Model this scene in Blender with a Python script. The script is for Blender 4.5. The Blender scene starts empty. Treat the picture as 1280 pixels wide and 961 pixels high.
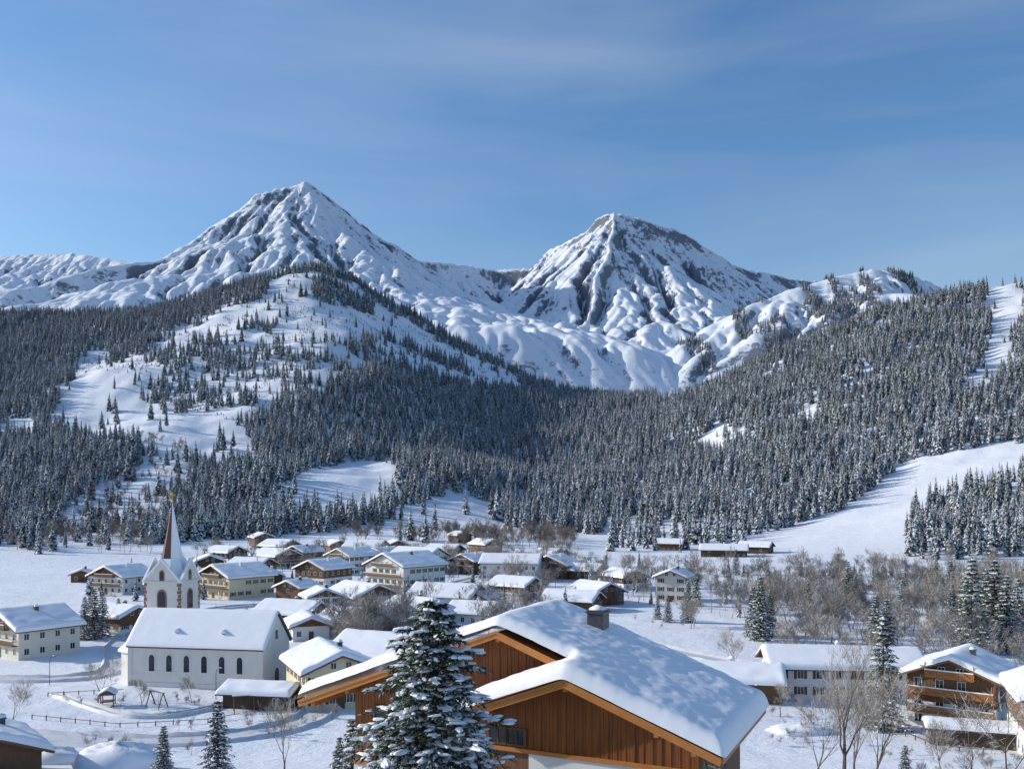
import bpy, math, random
import numpy as np
from mathutils import Vector, Matrix
random.seed(7); RS=np.random.RandomState(7)
scene=bpy.context.scene
F=1150.0; HZ=620.0; GZ=-36.0
# placement from image coordinates: az = image pixel column, d = distance (m)
def at(img_x,d): return ((img_x-640.0)/F*d, d)

# ------------------------------------------------------------------ noise
_P=RS.permutation(256); _P=np.concatenate([_P,_P,_P])
_A=RS.rand(256)*2*np.pi
def perlin(x,y,seed=0):
    x=np.asarray(x,float)+seed*13.37; y=np.asarray(y,float)+seed*7.91
    xi=np.floor(x).astype(int); yi=np.floor(y).astype(int)
    xf=x-xi; yf=y-yi
    u=xf*xf*xf*(xf*(xf*6-15)+10); v=yf*yf*yf*(yf*(yf*6-15)+10)
    def g(ix,iy,fx,fy):
        a=_A[_P[_P[ix&255]+(iy&255)]]
        return np.cos(a)*fx+np.sin(a)*fy
    n00=g(xi,yi,xf,yf); n10=g(xi+1,yi,xf-1,yf); n01=g(xi,yi+1,xf,yf-1); n11=g(xi+1,yi+1,xf-1,yf-1)
    return ((n00*(1-u)+n10*u)*(1-v)+(n01*(1-u)+n11*u)*v)*1.4
def fbm(x,y,o=4,seed=0):
    s=0;a=1;t=0
    for i in range(o):
        s=s+a*perlin(x*2**i,y*2**i,seed+i*3); t+=a; a*=.5
    return s/t
def ridged(x,y,o=4,seed=0):
    s=0;a=1;t=0
    for i in range(o):
        s=s+a*(1-np.abs(perlin(x*2**i,y*2**i,seed+i*5))*2); t+=a; a*=.55
    return s/t

# ------------------------------------------------------------------ materials
def newmat(name):
    m=bpy.data.materials.new(name); m.use_nodes=True
    nt=m.node_tree; b=nt.nodes['Principled BSDF']
    return m,nt,b
def noise_node(nt,scale,detail=4,coord='Object',rough=.55,vec_scale=None):
    tc=nt.nodes.new('ShaderNodeTexCoord'); n=nt.nodes.new('ShaderNodeTexNoise')
    n.inputs['Scale'].default_value=scale; n.inputs['Detail'].default_value=detail; n.inputs['Roughness'].default_value=rough
    if vec_scale:
        mp=nt.nodes.new('ShaderNodeMapping'); mp.inputs['Scale'].default_value=vec_scale
        nt.links.new(tc.outputs[coord],mp.inputs['Vector']); nt.links.new(mp.outputs[0],n.inputs['Vector'])
    else: nt.links.new(tc.outputs[coord],n.inputs['Vector'])
    return n
def ramp(nt,src,p0,c0,p1,c1):
    r=nt.nodes.new('ShaderNodeValToRGB'); r.color_ramp.elements[0].position=p0; r.color_ramp.elements[1].position=p1
    r.color_ramp.elements[0].color=(*c0,1); r.color_ramp.elements[1].color=(*c1,1)
    nt.links.new(src,r.inputs[0]); return r
def bump(nt,b,src,strength,dist):
    bp=nt.nodes.new('ShaderNodeBump'); bp.inputs['Strength'].default_value=strength; bp.inputs['Distance'].default_value=dist
    nt.links.new(src,bp.inputs['Height']); nt.links.new(bp.outputs[0],b.inputs['Normal'])
def simple(name,c0,c1,scale=3,rough=.8,bs=0,bd=.02,vec=None,coord='Object',spec=.3):
    m,nt,b=newmat(name); n=noise_node(nt,scale,5,coord,.6,vec)
    r=ramp(nt,n.outputs[0],.3,c0,.7,c1); nt.links.new(r.outputs[0],b.inputs['Base Color'])
    b.inputs['Roughness'].default_value=rough; b.inputs['Specular IOR Level'].default_value=spec
    if bs: bump(nt,b,n.outputs[0],bs,bd)
    return m
M={}
M['roofsnow']=simple('roof_snow',(.80,.83,.87),(.86,.88,.91),1.2,.5,.25,.06)
M['treesnow']=simple('tree_snow',(.66,.70,.76),(.82,.85,.9),4,.6)
M['plaster_white']=simple('plaster_white',(.64,.64,.63),(.74,.74,.72),.8,.9)
M['plaster_church']=simple('plaster_church',(.63,.61,.55),(.72,.70,.65),.5,.9)
M['plaster_cream']=simple('plaster_cream',(.60,.57,.49),(.67,.64,.56),.8,.9)
M['plaster_yellow']=simple('plaster_yellow',(.58,.51,.34),(.65,.58,.41),.8,.9)
M['wood_dark']=simple('wood_dark',(.05,.033,.024),(.10,.065,.045),2,.8,.3,.02,(6,6,.4))
M['wood_mid']=simple('wood_mid',(.12,.062,.033),(.20,.108,.055),2,.7,.3,.02,(6,6,.4))
M['wood_orange']=simple('wood_orange',(.15,.047,.014),(.29,.098,.024),1.5,.55,.3,.01,(7,7,.5))
M['wood_trim']=simple('wood_trim',(.40,.155,.042),(.50,.21,.062),2,.5,.1,.01,(1,1,1))
M['wood_bal']=simple('balcony_wood',(.30,.125,.04),(.42,.19,.065),2,.6,.1,.01,(1,1,1))
M['roof_dark']=simple('roof_dark',(.05,.045,.045),(.09,.08,.075),5,.8)
M['metal']=simple('chimney_metal',(.05,.05,.055),(.09,.09,.1),5,.4)
M['frame']=simple('window_frame',(.7,.7,.69),(.76,.76,.74),5,.5)
M['shutter']=simple('shutter_wood',(.08,.045,.025),(.14,.08,.04),4,.7)
M['stone']=simple('quoin_stone',(.22,.11,.085),(.34,.18,.13),1.5,.85)
M['spire']=simple('spire_tiles',(.055,.03,.03),(.12,.055,.05),3,.6)
M['gold']=simple('gilded_cross',(.6,.4,.1),(.7,.5,.15),3,.35)
M['bark']=simple('bark',(.035,.028,.022),(.09,.07,.055),5,.9,.4,.02,(4,4,.7))
def glassmat():
    m,nt,b=newmat('window_glass'); b.inputs['Base Color'].default_value=(.02,.025,.035,1); b.inputs['Roughness'].default_value=.08
    return m
M['glass']=glassmat()
# needles with per-tree variation; distance haze is mixed into the colour along Y
def needles(name,c0,c1,sc,haze=None):
    m,nt,b=newmat(name); n=noise_node(nt,sc,4)
    r=ramp(nt,n.outputs[0],.35,c0,.65,c1)
    oi=nt.nodes.new('ShaderNodeObjectInfo'); hs=nt.nodes.new('ShaderNodeHueSaturation')
    mr=nt.nodes.new('ShaderNodeMapRange'); mr.inputs['To Min'].default_value=.55; mr.inputs['To Max'].default_value=1.4
    nt.links.new(oi.outputs['Random'],mr.inputs['Value']); nt.links.new(mr.outputs[0],hs.inputs['Value'])
    nt.links.new(r.outputs[0],hs.inputs['Color']); out=hs.outputs[0]
    if haze:
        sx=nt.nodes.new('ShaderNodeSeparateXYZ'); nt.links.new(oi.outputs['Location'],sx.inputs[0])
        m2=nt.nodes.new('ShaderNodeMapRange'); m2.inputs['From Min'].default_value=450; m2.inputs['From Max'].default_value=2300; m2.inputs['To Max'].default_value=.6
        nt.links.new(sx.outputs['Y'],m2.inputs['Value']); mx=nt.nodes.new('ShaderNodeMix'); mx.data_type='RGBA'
        nt.links.new(m2.outputs[0],mx.inputs['Factor']); nt.links.new(out,mx.inputs['A']); mx.inputs['B'].default_value=(*haze,1); out=mx.outputs['Result']
    nt.links.new(out,b.inputs['Base Color'])
    b.inputs['Roughness'].default_value=.8; b.inputs['Specular IOR Level'].default_value=.2
    return m
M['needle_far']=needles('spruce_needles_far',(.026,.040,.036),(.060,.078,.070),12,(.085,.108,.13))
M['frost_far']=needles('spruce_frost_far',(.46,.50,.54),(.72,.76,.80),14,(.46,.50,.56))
M['needle']=needles('spruce_needles',(.018,.035,.018),(.05,.075,.035),3)
M['frost']=needles('spruce_frost',(.3,.34,.36),(.55,.6,.63),5)
def upfrost(name,c_dark,c_frost,lo,hi):
    m,nt,b=newmat(name); g=nt.nodes.new('ShaderNodeNewGeometry'); sx=nt.nodes.new('ShaderNodeSeparateXYZ')
    nt.links.new(g.outputs['Normal'],sx.inputs[0]); r=ramp(nt,sx.outputs['Z'],lo,c_dark,hi,c_frost)
    nt.links.new(r.outputs[0],b.inputs['Base Color']); b.inputs['Roughness'].default_value=.85
    return m
M['twig']=upfrost('frosted_twigs',(.18,.155,.13),(.58,.58,.58),-.4,.7)
M['twig_brown']=upfrost('larch_twigs',(.15,.12,.095),(.40,.37,.35),-.1,.8)
M['birch']=upfrost('branch_bark',(.08,.065,.05),(.6,.60,.60),.2,.8)
def terrain_mat():
    m,nt,b=newmat('snow_ground'); n=noise_node(nt,.012,8,'Object',.6)
    r=ramp(nt,n.outputs[0],.35,(.72,.76,.83),.65,(.83,.86,.90))
    nt.links.new(r.outputs[0],b.inputs['Base Color']); b.inputs['Roughness'].default_value=.6; b.inputs['Specular IOR Level'].default_value=.2
    n2=noise_node(nt,.16,9,'Object',.68)
    bump(nt,b,n2.outputs[0],.8,.9)
    return m
M['terrain']=terrain_mat()
def mountain_mat():
    m,nt,b=newmat('snowy_rock'); g=nt.nodes.new('ShaderNodeNewGeometry'); sx=nt.nodes.new('ShaderNodeSeparateXYZ')
    nt.links.new(g.outputs['Normal'],sx.inputs[0])
    n=noise_node(nt,.005,10,'Object',.7)
    n2=noise_node(nt,.05,10,'Object',.82)
    ma=nt.nodes.new('ShaderNodeMath'); ma.operation='MULTIPLY_ADD'; ma.inputs[1].default_value=.6
    nt.links.new(n.outputs[0],ma.inputs[0]); nt.links.new(sx.outputs['Z'],ma.inputs[2])
    ma2=nt.nodes.new('ShaderNodeMath'); ma2.operation='MULTIPLY_ADD'; ma2.inputs[1].default_value=1.0
    nt.links.new(n2.outputs[0],ma2.inputs[0]); nt.links.new(ma.outputs[0],ma2.inputs[2])
    mr=nt.nodes.new('ShaderNodeMapRange'); mr.inputs['From Min'].default_value=1.335; mr.inputs['From Max'].default_value=1.405
    nt.links.new(ma2.outputs[0],mr.inputs['Value'])
    mx=nt.nodes.new('ShaderNodeMix'); mx.data_type='RGBA'
    nt.links.new(mr.outputs[0],mx.inputs['Factor'])
    mx.inputs['A'].default_value=(.175,.195,.235,1); mx.inputs['B'].default_value=(.76,.80,.87,1)  # rock and snow colours blued to stand in for aerial haze
    nt.links.new(mx.outputs['Result'],b.inputs['Base Color'])
    b.inputs['Roughness'].default_value=.75; b.inputs['Specular IOR Level'].default_value=.1
    bump(nt,b,n2.outputs[0],.6,4)
    return m
M['mountain']=mountain_mat()

# ------------------------------------------------------------------ mesh builder
COL=scene.collection
class MB:
    def __init__(s): s.v=[];s.f=[];s.m=[]
    def add(s,vs,fs,mi=0):
        o=len(s.v); s.v.extend(vs); s.f.extend([tuple(i+o for i in f) for f in fs]); s.m.extend([mi]*len(fs))
    def box(s,x0,x1,y0,y1,z0,z1,mi=0):
        s.add([(x0,y0,z0),(x1,y0,z0),(x1,y1,z0),(x0,y1,z0),(x0,y0,z1),(x1,y0,z1),(x1,y1,z1),(x0,y1,z1)],
              [(0,3,2,1),(4,5,6,7),(0,1,5,4),(1,2,6,5),(2,3,7,6),(3,0,4,7)],mi)
    def beam(s,a,b,w,h=None,mi=0,up=(0,0,1)):
        a=Vector(a);b=Vector(b);h=h or w
        d=(b-a).normalized(); u=Vector(up)
        if abs(d.dot(u))>.98: u=Vector((1,0,0))
        x=d.cross(u).normalized()*w/2; y=x.cross(d).normalized()*h/2
        c=[a-x-y,a+x-y,a+x+y,a-x+y,b-x-y,b+x-y,b+x+y,b-x+y]
        s.add([tuple(p) for p in c],[(0,3,2,1),(4,5,6,7),(0,1,5,4),(1,2,6,5),(2,3,7,6),(3,0,4,7)],mi)
    def prism(s,poly,y0,y1,mi=0): # poly in x,z extruded in y
        n=len(poly); vs=[(p[0],y0,p[1]) for p in poly]+[(p[0],y1,p[1]) for p in poly]
        fs=[tuple(range(n)),tuple(range(2*n-1,n-1,-1))]+[(i,i+n,(i+1)%n+n,(i+1)%n) for i in range(n)]
        s.add(vs,fs,mi)
    def tube(s,pts,rads,sides=5,mi=0):
        o=len(s.v); n=len(pts)
        for i,(p,r) in enumerate(zip(pts,rads)):
            p=Vector(p); d=(Vector(pts[min(i+1,n-1)])-Vector(pts[max(i-1,0)])).normalized()
            a=d.orthogonal().normalized(); b2=d.cross(a)
            for k in range(sides):
                t=2*math.pi*k/sides; q=p+a*(math.cos(t)*r)+b2*(math.sin(t)*r); s.v.append(tuple(q))
        for i in range(n-1):
            for k in range(sides):
                s.f.append((o+i*sides+k,o+i*sides+(k+1)%sides,o+(i+1)*sides+(k+1)%sides,o+(i+1)*sides+k)); s.m.append(mi)
    def mesh(s,name,mats,smooth=False):
        me=bpy.data.meshes.new(name); me.from_pydata(s.v,[],s.f)
        for m in mats: me.materials.append(M[m])
        me.polygons.foreach_set('material_index',s.m)
        if smooth: me.polygons.foreach_set('use_smooth',[True]*len(s.f))
        me.update(); return me
    def obj(s,name,mats,parent=None,smooth=False,col=None):
        o=bpy.data.objects.new(name,s.mesh(name,mats,smooth)); (col or COL).objects.link(o)
        if parent: o.parent=parent
        return o
def empty(name,loc,rot=0):
    e=bpy.data.objects.new(name,None); e.location=loc; e.rotation_euler=(0,0,math.radians(rot)); e.empty_display_size=.5
    COL.objects.link(e); return e
def gridmesh(name,X,Y,Z,mat,mask=None):
    nr,nc=X.shape; v=np.stack([X,Y,Z],-1).reshape(-1,3)
    idx=np.arange(nr*nc).reshape(nr,nc)
    q=np.stack([idx[:-1,:-1],idx[:-1,1:],idx[1:,1:],idx[1:,:-1]],-1).reshape(-1,4)
    me=bpy.data.meshes.new(name); me.from_pydata(v.tolist(),[],q.tolist()); me.materials.append(M[mat])
    me.polygons.foreach_set('use_smooth',[True]*len(q)); me.update()
    o=bpy.data.objects.new(name,me); COL.objects.link(o); return o

# ------------------------------------------------------------------ terrain
cols=np.array([-600,0,160,320,400,480,560,640,700,800,960,1120,1280,1800],float)
rows={550:[690,695,695,695,695,695,695,695,695,695,693,683,662,640],
700:[650,668,668,668,668,665,667,670,672,676,672,645,608,560],
850:[600,625,622,622,625,628,635,645,648,650,632,597,565,500],
1000:[560,585,575,575,580,590,600,618,625,620,580,540,505,440],
1200:[510,535,520,515,525,540,560,585,592,580,515,462,425,380],
1500:[440,475,460,440,430,470,500,540,548,525,452,388,352,300],
1800:[400,430,415,375,368,408,455,495,510,500,465,420,395,350],
2000:[385,395,390,348,334,374,424,466,490,495,500,470,440,400],
2200:[400,420,410,375,360,400,450,480,497,500,520,500,470,430],
2600:[480,480,470,450,440,460,490,500,500,500,530,520,500,480],
3000:[500]*14}
xs=np.arange(-900,2210,10.); ds=np.arange(400,3010,10.)
kd=[400,470]+list(rows.keys())
kz=[np.full(len(xs),GZ),np.full(len(xs),GZ)]
for d in rows: kz.append(d*(HZ-np.interp(xs,cols,rows[d]))/F)
kz=np.array(kz); TZ=np.array([np.interp(ds,kd,kz[:,i]) for i in range(len(xs))]).T
def blur(a,s,ax):
    r=int(s*3+.5); k=np.exp(-.5*(np.arange(-r,r+1)/s)**2); k/=k.sum()
    pw=[(0,0),(0,0)]; pw[ax]=(r,r); p=np.pad(a,pw,mode='edge')
    return np.apply_along_axis(lambda m:np.convolve(m,k,'valid'),ax,p)
TZ=blur(blur(TZ,3.5,0),3,1)
def groundz(X,Y):
    X=np.asarray(X,float);Y=np.asarray(Y,float)
    px=640+F*X/np.maximum(Y,150)
    fi=np.clip((px-xs[0])/10,0,len(xs)-1.001); fj=np.clip((Y-ds[0])/10,0,len(ds)-1.001)
    i=fi.astype(int); j=fj.astype(int); u=fi-i; v=fj-j
    z=(TZ[j,i]*(1-u)+TZ[j,i+1]*u)*(1-v)+(TZ[j+1,i]*(1-u)+TZ[j+1,i+1]*u)*v
    near=np.interp(Y,[-60,0,45,80,105,128,150],[-11,-13,-16.5,-25.7,-32.3,-35.8,-36.0])
    z=np.where(Y<400,np.minimum(near,0),z)
    k=np.clip((Y-600)/500,0,1)
    z=z+k*(30*fbm(X/260,Y/260,4,1)+6*fbm(X/50,Y/50,3,9))
    kk=np.clip((Y-100)/50,0,1)
    z=z+.16*fbm(X/7,Y/7,3,4)*kk+.35*fbm(X/60,Y/60,2,5)*kk
    z=z+5.0*np.exp(-((X+330)/170)**2-((Y-560)/110)**2)
    return z
def gz1(x,y): return float(groundz(np.array([x]),np.array([y]))[0])
S=np.linspace(-1.15,1.15,560)
Yr=np.concatenate([np.arange(-50,150,3.),150*np.exp(np.linspace(0,math.log(2900/150),360))])
Yg,Sg=np.meshgrid(Yr,S,indexing='ij'); Xg=Sg*(Yg+90)
gridmesh('snow_ground',Xg,Yg,groundz(Xg,Yg),'terrain')

# mountains: ridge skeleton carved by simulated stream erosion
def P3(img_x,img_y,d): return (d*(img_x-640)/F, d, d*(HZ-img_y)/F)  # image pixel column and row at a chosen depth, turned into world position
ridges=[
 (.62,[(-500,330,5200),(-100,332,4900),(0,318,4700),(90,317,4600),(150,324,4500),(215,345,4300),(300,300,3900)]),
 (.88,[(60,470,2900),(110,415,3150),(160,372,3300),(200,330,3400),(222,318,3430),(235,309,3450),(262,286,3500),(275,279,3510),(292,264,3530),(308,256,3550),(320,245,3560),(345,238,3580),(362,236,3590),(378,226,3600),(390,232,3620),(412,247,3650),(440,270,3720),(470,291,3800),(500,308,3870),(525,324,3950),(570,328,4100),(620,337,4250),(665,334,4200)]),
 (.9,[(378,226,3600),(365,262,3380),(345,300,3150),(330,345,2900),(300,400,2650)]),
 (.9,[(320,245,3560),(285,290,3350),(245,335,3100),(200,385,2850)]),
 (.9,[(262,286,3500),(225,330,3280),(180,380,3050)]),
 (.9,[(345,238,3580),(322,285,3400),(285,330,3150),(265,370,2950)]),
 (.66,[(412,247,3650),(455,292,3500),(500,335,3330),(545,378,3130),(590,425,2900),(640,475,2600)]),
 (.85,[(440,270,3720),(425,310,3520),(430,350,3250)]),
 (.75,[(500,308,3870),(560,350,3650),(615,400,3350),(660,455,2950)]),
 (.95,[(665,334,4200),(690,311,4120),(712,300,4050),(735,288,3970),(750,273,3940),(762,267,3920),(778,267,3900),(800,272,3920),(818,281,3940),(835,284,3960),(860,296,4000),(895,316,4050),(930,334,4100),(1000,349,4250),(1100,362,4400),(1500,380,4600)]),
 (1.0,[(690,311,4120),(660,345,3950),(632,385,3720),(608,425,3400)]),
 (1.0,[(735,288,3970),(715,320,3780),(690,360,3560),(672,405,3250)]),
 (.95,[(770,266,3900),(764,300,3680),(748,345,3420),(738,395,3120),(725,440,2850)]),
 (.95,[(800,272,3920),(818,310,3720),(822,355,3480),(836,405,3150)]),
 (.88,[(860,296,4000),(880,340,3780),(885,385,3500),(890,430,3150)]),
 (.58,[(830,498,2420),(865,450,2450),(900,410,2480),(940,380,2520),(985,360,2560),(1040,344,2600),(1080,336,2620),(1120,341,2640),(1150,350,2660),(1250,380,2700)]),
]
DX=10.; ex_=np.arange(-3000,2300,DX); ey_=np.arange(2100,4820,DX)
EY,EX=np.meshgrid(ey_,ex_,indexing='ij')
def skeleton(X,Y):
    wx=X+40*fbm(X/420,Y/420,3,21)+20*fbm(X/110,Y/110,3,22); wy=Y+40*fbm(X/420,Y/420,3,23)+20*fbm(X/110,Y/110,3,24)
    best=np.full(X.shape,-1e9); dd=np.full(X.shape,1e9)
    for s,r in ridges:
        pts=[P3(*p) for p in r]
        for a,b in zip(pts[:-1],pts[1:]):
            ex,ey=b[0]-a[0],b[1]-a[1]; L=ex*ex+ey*ey
            t=np.clip(((wx-a[0])*ex+(wy-a[1])*ey)/L,0,1)
            d=np.hypot(wx-a[0]-t*ex,wy-a[1]-t*ey)
            dc=np.minimum(d,900)
            h=a[2]+t*(b[2]-a[2])-s*(dc-dc*dc*.00028+(d-dc)*.5)
            m=h>best; best=np.where(m,h,best); dd=np.where(m,d,dd)
    return best,dd
Z0,DD=skeleton(EX,EY)
fl=.098*EY+18*fbm(EX/200,EY/200,3,36)
w_=60.; hh=np.clip(.5+.5*(Z0-fl)/w_,0,1); Z0=Z0*hh+fl*(1-hh)+w_*hh*(1-hh)
k=np.clip(DD/120,.0,1); ER=Z0+k*(36*fbm(EX/230,EY/230,3,31)+9*fbm(EX/70,EY/70,2,32))+RS.randn(*EX.shape)*1.5
def erode(z,steps,K,m=.46):
    nr,nc=z.shape; n=nr*nc; idx=np.arange(n).reshape(nr,nc)
    offs=[(-1,-1),(-1,0),(-1,1),(0,-1),(0,1),(1,-1),(1,0),(1,1)]
    for it in range(steps):
        zp=np.pad(z,1,mode='constant',constant_values=1e6); best=np.zeros((nr,nc)); rec=idx.copy(); dist=np.ones((nr,nc))*DX
        for dy,dx in offs:
            L=DX*math.hypot(dx,dy); zn=zp[1+dy:1+dy+nr,1+dx:1+dx+nc]; sl=(z-zn)/L
            mk=sl>best; best=np.where(mk,sl,best); rec=np.where(mk,idx+dy*nc+dx,rec); dist=np.where(mk,L,dist)
        order=np.argsort(z.ravel()); rl=rec.ravel().tolist(); A=[DX*DX]*n
        ol=order.tolist()
        for i in reversed(ol):
            r=rl[i]
            if r!=i: A[r]+=A[i]
        A=np.array(A); Fv=(K*A**m/dist.ravel()).tolist(); zl=z.ravel().tolist()
        for i in ol:
            r=rl[i]
            if r!=i and zl[r]<zl[i]:
                f=Fv[i]; zl[i]=(zl[i]+f*zl[r])/(1+f)
        z=np.array(zl).reshape(nr,nc)
        p=np.pad(z,1,mode='edge'); lap=(p[:-2,1:-1]+p[2:,1:-1]+p[1:-1,:-2]+p[1:-1,2:])/4-z
        z=z+.045*lap
    return z
ER=erode(ER,15,.08)
wr=np.exp(-(DD/30.)**2); ER=ER*(1-wr)+Z0*wr
def bil(A,x0,y0,dx,X,Y):
    fx=np.clip((X-x0)/dx,0,A.shape[1]-1.001); fy=np.clip((Y-y0)/dx,0,A.shape[0]-1.001)
    i=fx.astype(int); j=fy.astype(int); u=fx-i; v=fy-j
    return (A[j,i]*(1-u)+A[j,i+1]*u)*(1-v)+(A[j+1,i]*(1-u)+A[j+1,i+1]*u)*v
Xm=np.arange(-2990,2280,6.5); Ym=np.arange(2105,4800,6.5)
Yg,Xg=np.meshgrid(Ym,Xm,indexing='ij')
ZM=bil(ER,ex_[0],ey_[0],DX,Xg,Yg); ZM=blur(blur(ZM,.55,0),.55,1)
high=np.clip((ZM-.098*Yg-60)/250,0,1)
crag=np.clip(fbm(Xg/260,Yg/260,3,38)*2.2+.3,0,1)*high
ZM+=high*(3*(ridged(Xg/45,Yg/45,3,33)-.5))+crag*(14*(ridged(Xg/48,Yg/48,4,37)-.5))
e=np.clip((Yg-2105)/230,0,1); e=e*e*(3-2*e); G=groundz(Xg,Yg)-25; ZM=G*(1-e)+ZM*e
gridmesh('snowy_mountain_range',Xg,Yg,ZM,'mountain')
def mountz(X,Y): return bil(ZM,Xm[0],Ym[0],6.5,X,Y)

# ------------------------------------------------------------------ spruces
def spruce_far(seed,R=.165):
    rnd=random.Random(seed); b=MB()
    b.tube([(0,0,-.05),(0,0,.5),(0,0,1)],[.014,.009,.002],4,0)
    nw=18
    for w in range(nw):
        z=.07+.9*(w/(nw-1))**.95; nb=9 if z<.7 else 6
        off=rnd.random()*6
        for k in range(nb):
            a=off+2*math.pi*(k+rnd.uniform(-.3,.3))/nb
            L=(R*(1-z)**.75+.008)*rnd.uniform(.6,1.2)
            zz=z+rnd.uniform(-.015,.015); dr=rnd.uniform(.3,.65)
            c,s=math.cos(a),math.sin(a); W=.33*L+.006
            B=(0,0,zz+.012); Mm=(c*L*.55,s*L*.55,zz-.08*L); T=(c*L,s*L,zz-dr*L)
            SL=(c*L*.6-s*W,s*L*.6+c*W,zz-.35*L-.004); SR=(c*L*.6+s*W,s*L*.6-c*W,zz-.35*L-.004)
            o=len(b.v); b.v+= [B,Mm,T,SL,SR]
            for f in ((0,1,3),(0,4,1),(1,2,3),(1,4,2)):
                b.f.append(tuple(o+i for i in f)); b.m.append(1 if rnd.random()<.52 else 0)
    return b
protoc=bpy.data.collections.new('spruce_prototypes')
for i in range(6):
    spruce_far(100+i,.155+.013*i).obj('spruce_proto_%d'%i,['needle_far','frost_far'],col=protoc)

def blob(b,c,rx,ry,rz,rnd,mi,yaw=0,n=7,m=4):
    o=len(b.v); cy,sy=math.cos(yaw),math.sin(yaw)
    for j in range(m+1):
        ph=-math.pi/2+math.pi*j/m
        for i in range(n):
            th=2*math.pi*i/n; k=rnd.uniform(.75,1.2)
            if n>12: k=1+.08*math.sin(3*th+j)+.05*math.sin(7*th+2*j)
            x=rx*math.cos(ph)*math.cos(th)*k; y=ry*math.cos(ph)*math.sin(th)*k; z=rz*math.sin(ph)*(1 if ph>0 else .45)*k
            b.v.append((c[0]+x*cy-y*sy,c[1]+x*sy+y*cy,c[2]+z))
    for j in range(m):
        for i in range(n):
            b.f.append((o+j*n+i,o+j*n+(i+1)%n,o+(j+1)*n+(i+1)%n,o+(j+1)*n+i)); b.m.append(mi)
def spruce_near(seed,H,R,nw,nt,tufts,snowp,blobs=True,ts=.13,bs=1.0,pw=.85,nbr=8,br_=1.0):
    rnd=random.Random(seed); b=MB()
    b.tube([(0,0,-.5),(0,0,H*.5),(0,0,H)],[H*.014,H*.008,.012],7,2)
    for w in range(nw):
        t0=(w/(nw-1)); z=H*(.06+.92*t0**.9); nb=nbr if t0<.6 else (max(6,nbr-2) if t0<.85 else 5)
        off=rnd.random()*6
        for k in range(nb):
            a=off+2*math.pi*(k+rnd.uniform(-.35,.35))/nb
            L=(R*(1-z/H)**pw+.05*R)*rnd.uniform(.6,1.15)
            c,s=math.cos(a),math.sin(a); up=.10+.25*t0; dr=rnd.uniform(.32,.5)*(1-.55*t0)
            zz=z+rnd.uniform(-.1,.1)*H/12
            P=lambda t:(c*L*t,s*L*t,zz+up*L*t-dr*L*t*t*1.3)
            b.tube([P(0),P(.5),P(1)],[.012+L*.008,.01+L*.004,.004],3,2)
            n=max(5,int(nt*(.4+.6*L/R)))
            for q in range(n):
                t=.12+.88*(q+rnd.random()*.6)/n; sd=1 if q%2 else -1
                l=(.34*L*(1-.65*t)+.12)*rnd.uniform(.7,1.2)
                fa=a+sd*rnd.uniform(.6,1.1); p0=P(min(t,1)); dz=-rnd.uniform(.15,.55)
                if t>.93: fa=a+rnd.uniform(-.3,.3)
                for e in range(tufts):
                    u=(e+.5)/tufts*l; cx=p0[0]+math.cos(fa)*u; cy=p0[1]+math.sin(fa)*u; cz=p0[2]+dz*u
                    for g in range(3):
                        ga=fa+rnd.uniform(-1.1,1.1); gl=ts*rnd.uniform(.7,1.5); gw=gl*.22
                        gzv=rnd.uniform(-.75,.12)
                        tx,ty,tz=cx+math.cos(ga)*gl,cy+math.sin(ga)*gl,cz+gzv*gl
                        nx,ny=-math.sin(ga)*gw,math.cos(ga)*gw; o=len(b.v)
                        b.v+=[(cx+nx,cy+ny,cz),(cx-nx,cy-ny,cz+gw*.5),(tx,ty,tz)]
                        b.f.append((o,o+1,o+2)); b.m.append(1 if (g==0 and rnd.random()<snowp) else 0)
            if blobs:
                nbk=max(1,int(L*3.2*bs))
                for q in range(nbk):
                    if rnd.random()<.15: continue
                    t=rnd.uniform(.3,1.03); p=P(t); r=rnd.uniform(.06,.24)*(.6+.4*L/R)*br_; sw=.3*L*(1-.6*t)
                    k2=rnd.uniform(-1,1)*sw
                    blob(b,(p[0]-s*k2,p[1]+c*k2,p[2]+.05-abs(k2)*.3),r*1.9,r*.75,r*.45,rnd,3,a+rnd.uniform(-.9,.9)+(0 if abs(k2)<.4*sw else .7*(1 if k2>0 else -1)))
    if blobs: blob(b,(0,0,H-.1),.06,.06,.14,rnd,3)
    return b
fs=spruce_near(5,11.9,4.9,32,21,5,.65,True,.175,1.9,.78,10,1.1)
x,y=at(541,33.5); o=fs.obj('spruce_tree',['needle','frost','bark','treesnow'],None,False); o.location=(x,y,-15.6)
mids=[spruce_near(20+i,10,2.4,20,11,3,.75,True,.25,.7,.85,8,1.25).mesh('spruce_mid_%d'%i,['needle','frost','bark','treesnow']) for i in range(3)]
def put_spruce(img_x,d,h,i=0):
    x,y=at(img_x,d); o=bpy.data.objects.new('spruce_tree',mids[i%3]); COL.objects.link(o)
    s=h/10.; o.scale=(s,s,s); o.location=(x,y,gz1(x,y)-.2); o.rotation_euler=(0,0,random.random()*6)
for i,(img_x,d,h) in enumerate([(205,92,6.2),(272,90,8.6),(440,52,6.0),(425,60,5.0),(1132,97,4.2),(1104,142,17.5),(1108,190,15),(1094,215,13),
    (106,230,11),(118,232,13),(128,236,12),(148,245,9),(112,250,9),(950,230,16),(942,236,13),(962,238,12),(1215,210,22),(1243,220,21),(1232,232,18),(1258,212,18),(1206,240,16),(1190,245,13),(1272,225,16),
    (860,262,12),(835,262,8),(822,268,7),(757,380,12),(1188,300,15),(1170,330,14),(870,300,11),(920,420,12),(1060,300,15),(1075,310,12),(960,330,12),(1130,280,13),(1010,270,11)]):
    put_spruce(img_x,d,h,i)

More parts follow.
